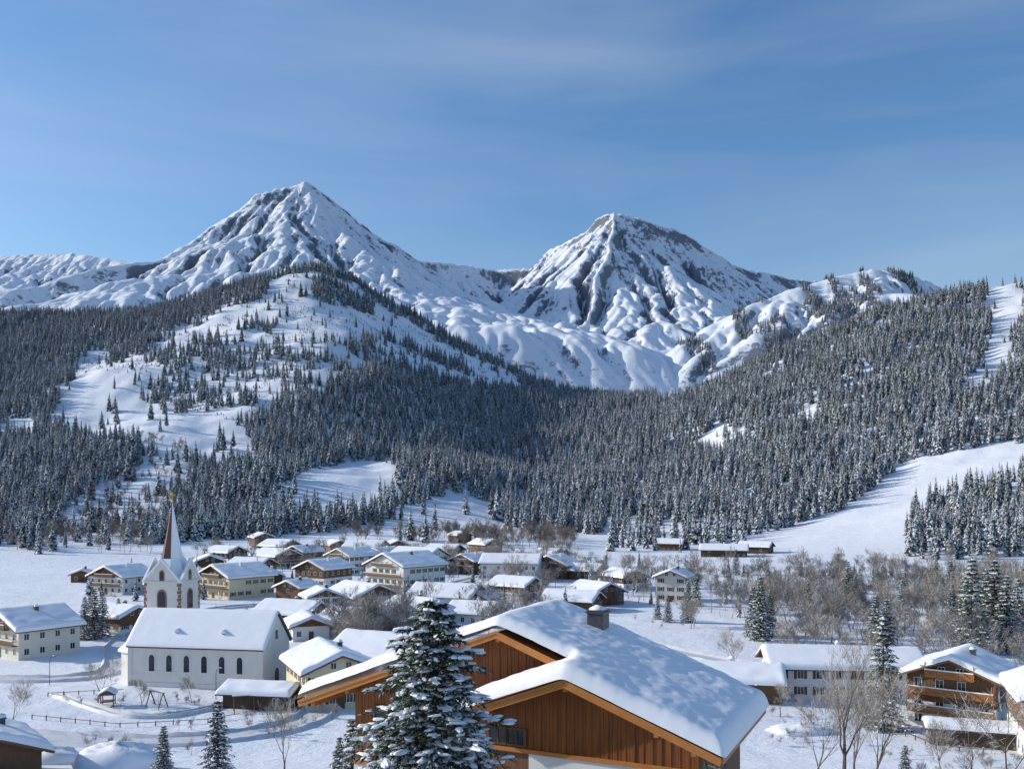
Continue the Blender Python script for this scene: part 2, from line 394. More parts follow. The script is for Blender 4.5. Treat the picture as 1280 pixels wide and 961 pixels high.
# ------------------------------------------------------------------ bare trees
def bare_tree(seed,H,spread=.55,depth=5,r0=None,mi_trunk=0,minr=.006,nchild=(3,4),updir=.25):
    rnd=random.Random(seed); b=MB()
    def br(p,d,L,r,dep):
        n=3 if dep>1 else 2; pts=[p];rad=[r]; q=p; dd=d
        kids=[]
        for i in range(n):
            dd=(dd+Vector((rnd.gauss(0,.13),rnd.gauss(0,.13),rnd.gauss(0,.07)+.04))).normalized()
            q=q+dd*(L/n); pts.append(q); rad.append(max(minr*.6,r*(1-.55*(i+1)/n))); kids.append((q.copy(),dd.copy(),rad[-1]))
        b.tube([tuple(k) for k in pts],rad,5 if dep>=depth-1 else 3,0 if dep>=2 else 1)
        if dep<=0: return
        nc=rnd.randint(*nchild)
        for i in range(nc):
            kp,kdv,kr=kids[min(n-1,int(rnd.uniform(.2,1)*n))]
            a=rnd.random()*2*math.pi; o=kdv.orthogonal().normalized(); o2=kdv.cross(o)
            side=(o*math.cos(a)+o2*math.sin(a))
            nd=(kdv*(1-spread*.55)+side*spread+Vector((0,0,updir))).normalized()
            br(kp,nd,L*rnd.uniform(.55,.8),max(minr,kr*.65),dep-1)
        br(kids[-1][0],kids[-1][1],L*rnd.uniform(.6,.8),max(minr,kids[-1][2]*.9),dep-1)
    br(Vector((0,0,-.3)),Vector((0,0,1)),H*.34,r0 or H*.014,depth)
    return b
bproto=bpy.data.collections.new('bare_tree_prototypes')
for i in range(4):
    bt=bare_tree(50+i,10,.6,5,minr=.022,nchild=(2,4)); bt.obj('bare_proto_%d'%i,['twig','twig'],col=bproto)
lproto=bpy.data.collections.new('larch_prototypes')
for i in range(3):
    bt=bare_tree(70+i,10,.45,4,minr=.03,nchild=(3,4)); bt.obj('larch_proto_%d'%i,['twig_brown','twig_brown'],col=lproto)
def put_bare(img_x,d,h,seed,name='bare_tree',spread=.5,minr=.008,depth=5):
    x,y=at(img_x,d); z=gz1(x,y); o=bare_tree(seed,h,spread,depth,minr=minr,nchild=(2,4)).obj(name,['birch','twig']); o.location=(x,y,z); return o
put_bare(1052,72,15.5,1,'birch_tree',.42,.011)
put_bare(1085,78,11.5,2,'birch_tree',.45,.011)
put_bare(1022,80,10.5,3,'birch_tree',.5,.011)
put_bare(1068,90,11,4,'birch_tree',.45,.011)
put_bare(1276,48,9.5,5,'bare_tree',.75,.011)
put_bare(355,98,10,6,'birch_tree',.4,.011)
put_bare(1215,80,8,7,'bare_tree',.6,.011)
put_bare(122,160,8.5,8,'bare_tree',.6,.014)
put_bare(15,140,8.5,9,'bare_tree',.6,.014)
put_bare(178,158,5.5,10,'bare_tree',.6,.014)
put_bare(240,160,5.5,11,'bare_tree',.6,.014)
put_bare(920,190,9,12,'bare_tree',.6,.014)
put_bare(1180,100,7,13,'bare_tree',.6,.012)
put_bare(975,150,7,14,'bare_tree',.6,.012)

# ------------------------------------------------------------------ scatter
def scatter(name,pts,scl,coll,np_):
    n=len(pts); me=bpy.data.meshes.new(name); me.vertices.add(n); me.vertices.foreach_set('co',np.asarray(pts,np.float32).ravel())
    for nm,tp,ar in (('scl','FLOAT',scl),('rotz','FLOAT',RS.rand(n)*6.28),('pid','INT',RS.randint(0,np_,n))):
        a=me.attributes.new(nm,tp,'POINT'); a.data.foreach_set('value',np.asarray(ar,np.int32 if tp=='INT' else np.float32))
    me.update()
    o=bpy.data.objects.new(name,me); COL.objects.link(o)
    g=bpy.data.node_groups.new(name+'_gn','GeometryNodeTree')
    g.interface.new_socket('Geometry',in_out='INPUT',socket_type='NodeSocketGeometry'); g.interface.new_socket('Geometry',in_out='OUTPUT',socket_type='NodeSocketGeometry')
    N=g.nodes; gi=N.new('NodeGroupInput'); go=N.new('NodeGroupOutput'); ip=N.new('GeometryNodeInstanceOnPoints'); ci=N.new('GeometryNodeCollectionInfo')
    ci.inputs['Collection'].default_value=coll; ci.inputs['Separate Children'].default_value=True; ci.inputs['Reset Children'].default_value=True
    ip.inputs['Pick Instance'].default_value=True
    def na(nm,tp):
        q=N.new('GeometryNodeInputNamedAttribute'); q.data_type=tp; q.inputs['Name'].default_value=nm; return q.outputs['Attribute']
    cx=N.new('ShaderNodeCombineXYZ'); L=g.links
    L.new(na('rotz','FLOAT'),cx.inputs['Z']); L.new(gi.outputs[0],ip.inputs['Points']); L.new(ci.outputs[0],ip.inputs['Instance'])
    L.new(na('pid','INT'),ip.inputs['Instance Index']); L.new(cx.outputs[0],ip.inputs['Rotation']); L.new(na('scl','FLOAT'),ip.inputs['Scale'])
    L.new(ip.outputs[0],go.inputs[0])
    md=o.modifiers.new('scatter','NODES'); md.node_group=g
    return o
def inpoly(px,py,poly):
    ins=np.zeros(px.shape,bool); n=len(poly)
    for i in range(n):
        x1,y1=poly[i];x2,y2=poly[(i+1)%n]
        if y1==y2: continue
        c=((y1>py)!=(y2>py))&(px<(x2-x1)*(py-y1)/(y2-y1)+x1); ins^=c
    return ins
sp=8.2
gx,gy=np.meshgrid(np.arange(-1750,1750,sp),np.arange(470,2080,sp))
gx=gx.ravel()+RS.uniform(-.48,.48,gx.size)*sp; gy=gy.ravel()+RS.uniform(-.48,.48,gy.size)*sp
keep=np.abs(gx)<gy*.72+60; gx=gx[keep];gy=gy[keep]; gzv=groundz(gx,gy)
img_x=640+F*gx/gy; img_y=HZ-F*gzv/gy      # image pixel column / row of each tree candidate
wob=fbm(gx/70,gy/70,3,51)*14; img_xw=img_x+wob; img_yw=img_y+fbm(gx/60,gy/60,3,52)*9
prob=np.zeros(gx.shape)
foot=np.interp(img_xw,[-300,0,150,300,400,500,560,640,700,760,880,930,960,1300],[690,685,688,672,668,655,640,655,665,668,665,668,665,665])
prob[(img_yw<foot)]=.93
clump=fbm(gx/110,gy/110,3,53); clump2=fbm(gx/45,gy/45,3,54)
upper=[(190,430),(240,400),(300,372),(345,350),(375,338),(420,345),(470,372),(540,415),(600,448),(660,470),(640,485),(560,478),(500,452),(440,470),(400,475),(340,505),(300,530),(285,575),(215,575),(150,555),(60,530),(90,465),(110,435),(150,448)]
m=inpoly(img_xw,img_yw,upper); prob[m]=np.where((clump[m]*.7+clump2[m]*.6)>np.where(img_yw[m]<425,.32,.22),.75,.03)
mid=inpoly(img_xw,img_yw,[(185,520),(195,440),(250,425),(330,430),(420,450),(440,470),(380,500),(300,505),(240,500)]); prob[mid]=np.where(clump2[mid]>.02,.75,.08)
clot=inpoly(img_xw,img_yw,[(385,345),(410,350),(470,385),(465,395),(400,375)]); prob[clot]=.8
band=(gy>1950)&(img_x>330)&(img_x<720); prob[band]=np.where(clump2[band]>-.12,.85,.1)
band=(gy>1830)&(img_x<335)&(img_x>-400)&(img_y<436); prob[band]=np.where((clump2[band]>-.25)|(img_x[band]<110),.93,.05)
piste=[(62,528),(95,470),(120,462),(190,480),(200,512),(300,528),(325,575),(240,585),(190,565),(130,555)]
m=inpoly(img_xw,img_yw,piste); prob[m]=np.where(clump2[m]>.30,.5,0.01)
for poly,p in [([(340,625),(372,592),(430,580),(492,574),(500,622),(440,645),(370,640)],.01),
  ([(40,690),(60,655),(120,610),(215,560),(240,590),(200,640),(170,690)],.12),
  ([(0,520),(40,525),(40,550),(0,550)],.05),
  ([(270,480),(330,470),(330,490),(280,500)],.1),
  ([(490,690),(500,638),(560,618),(615,630),(605,690)],.03),
  ([(760,690),(760,648),(860,655),(930,650),(930,690)],.25),
  ([(925,720),(925,680),(1000,655),(1050,640),(1110,598),(1150,572),(1220,560),(1340,548),(1500,540),(1500,640),(1340,585),(1230,610),(1160,640),(1135,660),(1125,720)],.0),
  ([(1228,355),(1285,345),(1275,400),(1266,440),(1235,490),(1205,485),(1240,420)],.03),
  ([(865,560),(890,528),(915,535),(900,570)],.1),
  ([(985,520),(1010,505),(1030,512),(1000,535)],.1)]:
    m=inpoly(img_xw if p>0 else img_x+wob*.3,img_yw if p>0 else img_y,poly); prob[m]=p
low=inpoly(img_xw,img_y,[(1128,697),(1140,650),(1200,622),(1290,592),(1500,560),(1500,700),(1240,703)]); prob[low]=.9
prob[(gy<480)]=0
thin=clump2<-.38; prob[thin]*=.3
kp=RS.rand(gx.size)<prob
kp&=~((gy>1700)&(img_x>820))
tx,ty,tz=gx[kp],gy[kp],gzv[kp]
hgt=RS.uniform(14,27,tx.size)*(1+.15*clump[kp]); hgt*=np.where(RS.rand(tx.size)<.2,.6,1)
hgt=np.where(ty<650,hgt*.85,hgt)
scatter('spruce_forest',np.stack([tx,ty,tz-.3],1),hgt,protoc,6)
print('TREES',tx.size)
# young growth and scrub poking through the snow of the open hill
n=30000; ax=RS.uniform(-1100,150,n); ay=RS.uniform(1150,2010,n); azz=groundz(ax,ay); a1=640+F*ax/ay; e1=HZ-F*azz/ay
c=fbm(ax/40,ay/40,4,66); k=inpoly(a1,e1,upper)&(c>.06)&~inpoly(a1,e1,piste)
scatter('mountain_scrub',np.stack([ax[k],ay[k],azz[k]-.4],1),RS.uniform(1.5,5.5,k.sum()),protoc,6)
n=9000; ax=RS.uniform(450,1900,n); ay=RS.uniform(2260,2660,n); azz=mountz(ax,ay); a1=640+F*ax/ay; e1=HZ-F*azz/ay
c=fbm(ax/70,ay/300,3,61); k=(c>.12)&(a1>800)&(a1<1250)
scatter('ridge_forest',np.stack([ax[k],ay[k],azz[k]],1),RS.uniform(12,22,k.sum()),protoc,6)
n=16000; ax=RS.uniform(-1500,1300,n); ay=RS.uniform(2400,3350,n); azz=mountz(ax,ay); e1=HZ-F*azz/ay
c=fbm(ax/70,ay/70,4,62)+ (e1-465)/190
k=(c>.06)&(e1>385)
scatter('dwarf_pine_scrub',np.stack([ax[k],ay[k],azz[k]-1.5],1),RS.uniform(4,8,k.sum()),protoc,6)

def region_pts(n,a0,a1,d0,d1,cond=None,sd=3):
    a=RS.uniform(a0,a1,n); d=np.sqrt(RS.uniform(d0*d0,d1*d1,n)); x=(a-640)/F*d
    c=fbm(x/25,d/25,3,sd)
    k=c>-.12
    if cond is not None: k&=cond(a,d)
    x=x[k];d=d[k]; return np.stack([x,d,groundz(x,d)-.2],1)
P=np.concatenate([region_pts(260,860,1290,235,330),region_pts(150,890,1290,330,430),region_pts(120,560,720,430,560),region_pts(60,760,880,300,420),
   region_pts(60,420,520,190,250),region_pts(60,-60,200,520,640),region_pts(80,200,560,400,560),region_pts(60,1120,1290,175,235),region_pts(25,960,1120,190,235),region_pts(30,500,700,200,300),region_pts(60,560,760,310,430)])
scatter('bare_tree_grove',P,RS.uniform(.6,1.4,len(P)),bproto,4)
P=np.concatenate([region_pts(260,-60,240,600,760),region_pts(180,560,720,600,720),region_pts(160,60,235,720,1050),region_pts(60,420,560,620,700)])
scatter('larch_grove',P,RS.uniform(.9,1.6,len(P)),lproto,3)
P=np.concatenate([region_pts(60,80,250,125,160),region_pts(70,1100,1290,95,160),region_pts(40,960,1090,130,165),region_pts(40,300,420,135,165),region_pts(220,100,860,220,420)])
scatter('snowy_shrubs',P,RS.uniform(.12,.28,len(P)),bproto,4)
P=np.concatenate([region_pts(80,100,880,240,480,None,8),region_pts(60,860,1290,235,420,None,11)])
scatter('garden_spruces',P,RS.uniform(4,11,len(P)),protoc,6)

# ------------------------------------------------------------------ houses
def snow_on_gable(w,l,hz,tanp,oh,T,nx=18,ny=12,seed=0):
    hw=w/2+oh; hl=l/2+oh
    u=np.linspace(-1,1,nx*2+1); u=np.sign(u)*(1-(1-np.abs(u))**1.6)
    v=np.linspace(-1,1,ny*2+1); v=np.sign(v)*(1-(1-np.abs(v))**1.6)
    V,U=np.meshgrid(v,u,indexing='ij'); X=U*(hw+.05);Y=V*(hl+.05)
    roof=hz-np.sqrt(X*X+.05)*tanp
    e=np.minimum(hw+.05-np.abs(X),hl+.05-np.abs(Y)); r=.5
    th=T*np.sqrt(np.clip(1-(1-np.clip(e/r,0,1))**2,0,1))
    th=th*(1+.28*fbm(X/2.5+seed,Y/2.5,3,seed%50+1))
    Z=roof+th+.03
    vs=np.stack([X,Y,Z],-1).reshape(-1,3).tolist(); nr,nc=X.shape
    fs=[(j*nc+i,j*nc+i+1,(j+1)*nc+i+1,(j+1)*nc+i) for j in range(nr-1) for i in range(nc-1)]
    b=MB(); b.add(vs,fs,0); return b
def window(bf,bg,bs,side,c,z,ww,wh,pos,shut):
    def bx(b,c0,c1,o0,o1,z0,z1,mi=0):
        if side==0: b.box(c0,c1,pos-o1,pos-o0,z0,z1,mi)
        elif side==1: b.box(c0,c1,pos+o0,pos+o1,z0,z1,mi)
        elif side==2: b.box(pos-o1,pos-o0,c0,c1,z0,z1,mi)
        else: b.box(pos+o0,pos+o1,c0,c1,z0,z1,mi)
    bx(bg,c-ww/2,c+ww/2,-.05,.012,z,z+wh)
    f=.09
    bx(bf,c-ww/2-f,c-ww/2,-.02,.06,z-f,z+wh+f); bx(bf,c+ww/2,c+ww/2+f,-.02,.06,z-f,z+wh+f)
    bx(bf,c-ww/2,c+ww/2,-.02,.06,z-f,z); bx(bf,c-ww/2,c+ww/2,-.02,.06,z+wh,z+wh+f); bx(bf,c-.03,c+.03,.012,.05,z,z+wh)
    if shut:
        bx(bs,c-ww/2-f-.5,c-ww/2-f-.01,.0,.05,z-f,z+wh+f); bx(bs,c+ww/2+f+.01,c+ww/2+f+.5,.0,.05,z-f,z+wh+f)
def house(img_x,d,w,l,h,rot,col='white',wood='gable',floors=2,balc=False,T=.6,pitch=22,name='alpine_house',z=None,chim=True,oh=1.1,shut=None):
    x,y=at(img_x,d); z=gz1(x,y) if z is None else z
    e=empty(name,(x,y,z),rot); tp=math.tan(math.radians(pitch)); rz=h+w/2*tp
    seed=int(img_x+d); rnd=random.Random(seed)
    wm='plaster_'+col if col!='wood' else ('wood_dark' if rnd.random()<.4 else 'wood_mid')
    b=MB(); hw,hl=w/2,l/2
    split = h*.5 if wood=='upper' else h
    if wood=='none' or col=='wood':
        b.prism([(-hw,-1),(hw,-1),(hw,h),(0,rz),(-hw,h)],-hl,hl,0)
    else:
        b.box(-hw,hw,-hl,hl,-1,split,0)
    b.obj('walls',[wm],e)
    if not(wood=='none' or col=='wood'):
        b=MB(); q=.06
        if split<h: b.prism([(-hw-q,split),(hw+q,split),(hw+q,h),(0,rz+q*tp),(-hw-q,h)],-hl-q,hl+q,0)
        else: b.prism([(-hw,h+.003),(hw,h+.003),(0,rz)],-hl-q,hl+q,0)
        for k in range(int(w/.6)):
            xx=-hw+.3+k*.6; top=h+(hw-abs(xx))*tp-.05
            if top>split+.3:
                b.box(xx-.03,xx+.03,-hl-q-.03,-hl-q,split+.02,top); b.box(xx-.03,xx+.03,hl+q,hl+q+.03,split+.02,top)
        b.obj('timber_gable',['wood_mid' if rnd.random()<.6 else 'wood_dark'],e)
    b=MB(); t=.22; ex=hw+oh; ez=rz-ex*tp+.02
    b.prism([(-ex,ez),(0,rz+.02),(ex,ez),(ex,ez+t),(0,rz+.02+t),(-ex,ez+t)],-hl-oh,hl+oh,0)
    b.obj('roof',['roof_dark'],e)
    b=MB()
    for sy in (-1,1):
        yy=sy*(hl+oh+.04)
        for sx in (-1,1): b.beam((0,yy,rz+.08),(sx*ex,yy,ez+.08),.07,.3)
    for xx in (-hw*.95,-hw*.5,0,hw*.5,hw*.95):
        zz=rz-abs(xx)*tp-.12; b.beam((xx,-hl-oh+.1,zz),(xx,-hl+.05,zz),.2,.22); b.beam((xx,hl+oh-.1,zz),(xx,hl-.05,zz),.2,.22)
    b.obj('verge_boards',['wood_mid'],e)
    snow_on_gable(w,l,rz+.02+t,tp,oh,T,seed=seed%97).obj('roof_snow',['roofsnow'],e,True)
    bf,bg,bs=MB(),MB(),MB(); shut=(rnd.random()<.5) if shut is None else shut
    fh=h/floors
    for side in range(4):
        span=w if side<2 else l; pos={0:-hl,1:hl,2:-hw,3:hw}[side]
        n=max(2,int(span/3.0))
        for f in range(floors):
            for k in range(n):
                if rnd.random()<.1: continue
                c=-span/2+span*(k+.5)/n
                if col=='wood' and rnd.random()<.6: continue
                ex2=.09 if f*fh+1>split else 0
                window(bf,bg,bs,side,c,f*fh+fh*.32,1.05,min(1.3,fh*.45),pos+(ex2 if side in(1,3) else -ex2),shut)
        if side<2 and rz-h>2:
            for c in (-1.3,1.3): window(bf,bg,bs,side,c,h+.35,.9,1.0,pos+(.09 if side==1 else -.09),False)
    bf.obj('window_frames',['frame'],e); bg.obj('window_panes',['glass'],e)
    if shut and bs.v: bs.obj('shutters',['shutter'],e)
    b=MB(); b.box(-.5,.5,-hl-.14,-hl-.1,0,2.05); b.box(-.6,-.5,-hl-.17,-hl+.02,0,2.15); b.box(.5,.6,-hl-.17,-hl+.02,0,2.15); b.box(-.5,.5,-hl-.17,-hl+.02,2.05,2.15); b.obj('door',['shutter'],e)
    if balc:
        b=MB(); sn=MB()
        for f in range(1,floors+1):
            zb=f*fh-.05
            if f==floors and rz-h<2: continue
            wd=hw*(.98 if f<floors else .55); y0=-hl-1.25
            b.box(-wd,wd,y0,-hl-.1,zb-.15,zb)
            b.box(-wd,wd,y0-.03,y0+.03,zb+.9,zb+1.02)
            b.box(-wd,wd,y0-.02,y0+.02,zb+.1,zb+.2)
            k=-wd
            while k<wd: b.box(k,k+.16,y0-.045,y0-.021,zb-.05,zb+.93); k+=.22
            for sx in (-wd,wd): b.box(sx-.06,sx+.06,y0,-hl-.1,zb+.9,zb+1.0); b.box(sx-.05,sx+.05,y0+.1,y0+.2,zb,zb+2.2)
            sn.box(-wd,wd,y0-.1,y0+.12,zb+1.02,zb+1.17)
        b.obj('balcony',['wood_bal' if name=='chalet' else 'wood_mid'],e); sn.obj('balcony_snow',['roofsnow'],e)
    if chim:
        b=MB(); cx=hw*.3; cz=rz-cx*tp; b.box(cx-.4,cx+.4,-.4,.4,cz-.5,cz+1.7,0); b.box(cx-.5,cx+.5,-.5,.5,cz+1.7,cz+1.85,0); b.obj('chimney',['plaster_white' if rnd.random()<.5 else 'metal'],e)
        b=MB(); blob(b,(cx,0,cz+1.9),.55,.55,.4,rnd,0); b.obj('chimney_snow',['roofsnow'],e,True)
    return e
HS=[ # az,d,w,l,h,rot,col,wood,floors,balc
(38,212,17,14,6.5,-35,'cream','gable',2,True),
(153,345,17,15,6.5,-25,'white','gable',2,True),
(103,388,8,9,3.2,20,'wood','none',1,False),
(295,333,19,19,7.5,-38,'yellow','gable',2,True),
(245,350,11,13,5.5,-30,'cream','upper',2,False),
(405,372,15,17,7,-30,'white','upper',2,False),
(371,322,10,10,4.6,-25,'wood','none',2,False),
(402,288,10,10,5,25,'white','gable',2,False),
(452,295,16,19,4.6,40,'white','gable',1,False),
(507,338,20,21,11,-40,'white','none',3,True),
(560,300,15,21,4.2,70,'white','gable',1,False),
(640,395,15,24,7.8,80,'white','none',2,False),
(694,408,18,14,6,-30,'wood','none',2,True),
(716,292,11,16,3.4,65,'wood','none',1,False),
(744,308,13,14,4.4,35,'wood','none',1,False),
(842,318,10,12,8.5,-20,'cream','none',3,False),
(905,540,13,26,4,75,'wood','none',2,False),
(945,560,12,18,4,60,'wood','none',1,False),
(838,600,12,16,4.5,70,'wood','none',2,False),
(327,590,12,15,6,30,'wood','none',2,False),
(350,530,15,18,6,60,'white','upper',2,False),
(345,462,15,20,6,50,'cream','upper',2,True),
(458,540,15,22,5.5,75,'wood','none',2,False),
(495,560,12,14,5,20,'white','upper',2,False),
(607,560,13,16,6,40,'wood','none',2,False),
(283,480,13,16,6,60,'white','upper',2,False),
(262,430,12,15,5.5,20,'white','upper',2,False),
(315,402,13,16,6,70,'cream','upper',2,False),
(440,425,15,18,8.5,-35,'white','none',3,True),
(523,435,16,22,8,60,'white','none',3,False),
(575,640,11,14,5,30,'wood','none',1,False),
(150,245,10,13,4.5,60,'white','upper',1,False),
(366,255,12,16,4.2,70,'cream','upper',1,False),
(385,235,9,12,3.6,20,'white','gable',1,False),
(520,262,12,15,4.4,50,'white','upper',2,False),
(645,330,12,15,4.4,55,'white','upper',2,False),
(600,300,9,11,3.5,-20,'wood','none',1,False),
(670,250,9,12,3.2,60,'wood','none',1,False),
(780,360,11,14,5,30,'white','upper',2,False),
(380,490,14,16,6,-30,'cream','upper',2,True),
(480,470,14,17,6.5,-30,'cream','upper',2,True),
(590,432,14,16,6,-35,'wood','none',2,True),
(556,510,14,17,6,65,'white','upper',2,False),
(335,368,10,12,4.5,20,'wood','none',2,False),
(420,560,12,15,4.5,30,'wood','none',1,False),
(690,500,12,15,4.5,60,'wood','none',1,False),
(492,245,10,12,3.6,-25,'wood','none',1,False),
(440,240,11,13,4,60,'cream','gable',1,False),
(595,258,10,13,3.8,65,'white','gable',1,False),
(735,400,11,13,4,60,'wood','none',1,False),
(210,335,9,12,4,60,'wood','none',1,False),
(412,163,12,16,6.5,25,'yellow','none',2,False),
(487,172,14,18,7,65,'cream','gable',2,False),
(915,165,9,16,3.6,78,'wood','none',1,False),
(1050,168,11,26,5.6,84,'white','gable',2,False),
(1330,128,12,15,8.5,-20,'white','upper',3,False),
(-15,108,9,11,3.5,40,'wood','none',1,False),
]
for hh in HS:
    house(*hh,T=.85 if hh[1]<260 else .65)
house(1200,146,12.5,12.5,8.3,-38,'white','upper',3,True,.8,22,'chalet')
house(1212,133,4,11,2.3,72,'wood','none',1,False,.7,10,'garden_shed',chim=False,oh=.6)
house(328,158,6,11.5,2.6,80,'wood','none',1,False,.8,16,'open_shed',chim=False,oh=.9)

# ------------------------------------------------------------------ church
cx,cy=-46.0,169.5
ch=empty('church',(cx,cy,gz1(cx,cy)),-10)     # local +x = towards gable end; nave spans x:-27..0, y:0..12
def arch(b,side,c,z0,z1,w,pos,off,mi=0,depth=.1):
    n=8; pl=[(c-w/2,z0),(c+w/2,z0)]+[(c+w/2*math.cos(math.pi*i/n),z1-w/2+w/2*math.sin(math.pi*i/n)*1.25) for i in range(n+1)]
    if side=='f': b.prism(pl,pos-off-depth,pos-off,mi)
    else:
        m=len(pl); vs=[(pos+off,p[0],p[1]) for p in pl]+[(pos+off+depth,p[0],p[1]) for p in pl]
        b.add(vs,[tuple(range(m)),tuple(range(2*m-1,m-1,-1))]+[(i,i+m,(i+1)%m+m,(i+1)%m) for i in range(m)],mi)
NW=12.; NL=27.; NH=7.9; NR=13.9
b=MB()
b.add([(-NL,0,-1),(0,0,-1),(0,NW,-1),(-NL,NW,-1),(-NL,0,NH),(0,0,NH),(0,NW,NH),(-NL,NW,NH),(-NL,NW/2,NR),(0,NW/2,NR)],
 [(0,1,5,4),(1,2,6,9,5),(2,3,7,6),(3,0,4,8,7),(4,5,9,8),(6,7,8,9)])
b.box(-NL-.05,.05,-.12,-.0,-1,.9); b.box(-NL,.0,-.22,-.01,NH-.45,NH-.05)
b.box(-.9,.12,-.12,.8,-1,NH-.5); b.box(-NL-.12,-NL+.7,-.12,.8,-1,NH-.5)
b.obj('nave_walls',['plaster_church'],ch)
b=MB() # apse, low polygonal choir
pl=[(-NL,.8),(-NL-3.2,2.6),(-NL-4.6,6),(-NL-3.2,9.4),(-NL,11.2)]
n=len(pl); vs=[(p[0],p[1],-1) for p in pl]+[(p[0],p[1],6.2) for p in pl]+[(-NL,6,10.2)]
b.add(vs,[(i+1,i,i+n,i+n+1) for i in range(n-1)]); b.obj('apse_walls',['plaster_church'],ch)
b=MB(); q=[(-NL,.2),(-NL-3.7,2.2),(-NL-5.3,6),(-NL-3.7,9.8),(-NL,11.8)]
b.add([(p[0],p[1],6.1) for p in q]+[(p[0],p[1],6.5) for p in q]+[(-NL+.1,6,11)],[(i+1,i,i+n,i+n+1) for i in range(n-1)]+[(i+1+n,i+n,2*n) for i in range(n-1)])
b.obj('apse_roof',['roofsnow'],ch)
tp=(NR-NH)/(NW/2)
b=MB(); o1=.5
for sgn in (-1,1):
    y0=NW/2; y1=NW/2+sgn*(NW/2+o1); z1=NR-(NW/2+o1)*tp
    vs=[(-NL-.3,y0,NR+.02),(.35,y0,NR+.02),(.35,y1,z1+.02),(-NL-.3,y1,z1+.02)]; vs+= [(v[0],v[1],v[2]+.2) for v in vs]
    b.add(vs,[(0,3,2,1),(4,5,6,7),(0,1,5,4),(1,2,6,5),(2,3,7,6),(3,0,4,7)])
b.obj('nave_roof',['roof_dark'],ch)
sb=snow_on_gable(NW,NL+.3,NR+.24,tp,.45,.28,14,16,3); so=sb.obj('nave_roof_snow',['roofsnow'],ch,True); so.rotation_euler=(0,0,math.pi/2); so.location=(-NL/2,NW/2,0)
b=MB();g=MB()
for i in range(6):
    c=-22.2+i*3.55; arch(b,'f',c,2.9,6.2,1.45,0,.0,0,.10); arch(g,'f',c,3.05,6.02,1.1,0,.105,0,.03)
b2=MB()
for i in range(6):
    c=-22.2+i*3.55; b2.box(c-.03,c+.03,-.16,-.136,3.05,5.9); 
    for zz in (3.8,4.6,5.4): b2.box(c-.52,c+.52,-.16,-.137,zz,zz+.05)
arch(b,'r',NW/2,8.6,10.6,1.5,0,.0,0,.08); arch(g,'r',NW/2,8.75,10.45,1.1,0,.085,0,.03)
arch(b,'r',NW/2,0,3.4,2.4,0,.0,0,.12)
b.obj('window_surrounds',['frame'],ch); g.obj('window_panes',['glass'],ch); b2.obj('window_bars',['metal'],ch)
b=MB(); arch(b,'r',NW/2,0,3.1,1.9,0,.13,0,.03); b.obj('portal_door',['shutter'],ch)
b=MB()
for c in (-18,-8.5):
    b.box(c-.35,c+.35,1.6,2.9,9.3,10.35)
b.obj('roof_dormers',['shutter'],ch)
b=MB()
for c in (-18,-8.5): b.prism([(c-.6,10.2),(c+.6,10.2),(c,10.9)],1.4,3.3)
b.obj('dormer_snow',['roofsnow'],ch)
# tower
tcx,tcy=-27.2+.2,NW+3.4; tw=3.9; th=18.6
tw_e=bpy.data.objects.new('bell_tower',None); COL.objects.link(tw_e); tw_e.parent=ch; tw_e.location=(tcx,tcy,0)
b=MB(); b.box(-tw,tw,-tw,tw,-1,th)
ga=22.9
for k in range(4):
    R=Matrix.Rotation(k*math.pi/2,3,'Z')
    vs=[R@Vector(v) for v in [(-tw,-tw,th),(tw,-tw,th),(0,-tw,ga),(0,0,ga)]]
    b.add([tuple(v) for v in vs],[(0,1,2)])
    for zz in (th-.1,11.6):
        c=[R@Vector(v) for v in [(-tw-.15,-tw-.15,zz),(tw+.15,-tw-.15,zz),(tw+.15,-tw-.02,zz),(-tw-.15,-tw-.02,zz),(-tw-.15,-tw-.15,zz+.3),(tw+.15,-tw-.15,zz+.3),(tw+.15,-tw-.02,zz+.3),(-tw-.15,-tw-.02,zz+.3)]]
        b.add([tuple(v) for v in c],[(0,3,2,1),(4,5,6,7),(0,1,5,4),(1,2,6,5),(2,3,7,6),(3,0,4,7)])
b.obj('tower_walls',['plaster_church'],tw_e)
b=MB(); gl=MB(); st=MB(); gs=MB()
for k in range(4):
    t1=MB(); 
    arch(t1,'f',0,13.0,16.9,2.1,-tw,.0,0,.12); arch(t1,'f',0,18.9,20.9,1.1,-tw,.0,0,.1)
    t2=MB(); arch(t2,'f',0,13.2,16.6,1.5,-tw,.125,0,.03); arch(t2,'f',0,19.0,20.7,.7,-tw,.105,0,.03)
    t3=MB()
    for i in range(26):
        z=-.5+i*.73; wq=.6 if i%2 else .36
        if z+.6<th-.2 and not(11.0<z<12): t3.box(tw-wq,tw+.05,-tw-.05,-tw-.003,z,z+.62); t3.box(-tw-.05,-tw+wq,-tw-.05,-tw-.003,z,z+.62)
    t4=MB()
    for sx in (-1,1): t4.beam((sx*(tw+.25),-tw-.12,th+.05),(0,-tw-.12,ga+.35),.42,.32)
    R=Matrix.Rotation(k*math.pi/2,3,'Z')
    for src,dst in ((t1,b),(t2,gl),(t3,st),(t4,gs)): dst.add([tuple(R@Vector(v)) for v in src.v],src.f)
b.obj('belfry_surrounds',['stone'],tw_e); gl.obj('belfry_louvres',['glass'],tw_e); st.obj('corner_quoins',['stone'],tw_e); gs.obj('gable_copings',['roofsnow'],tw_e)
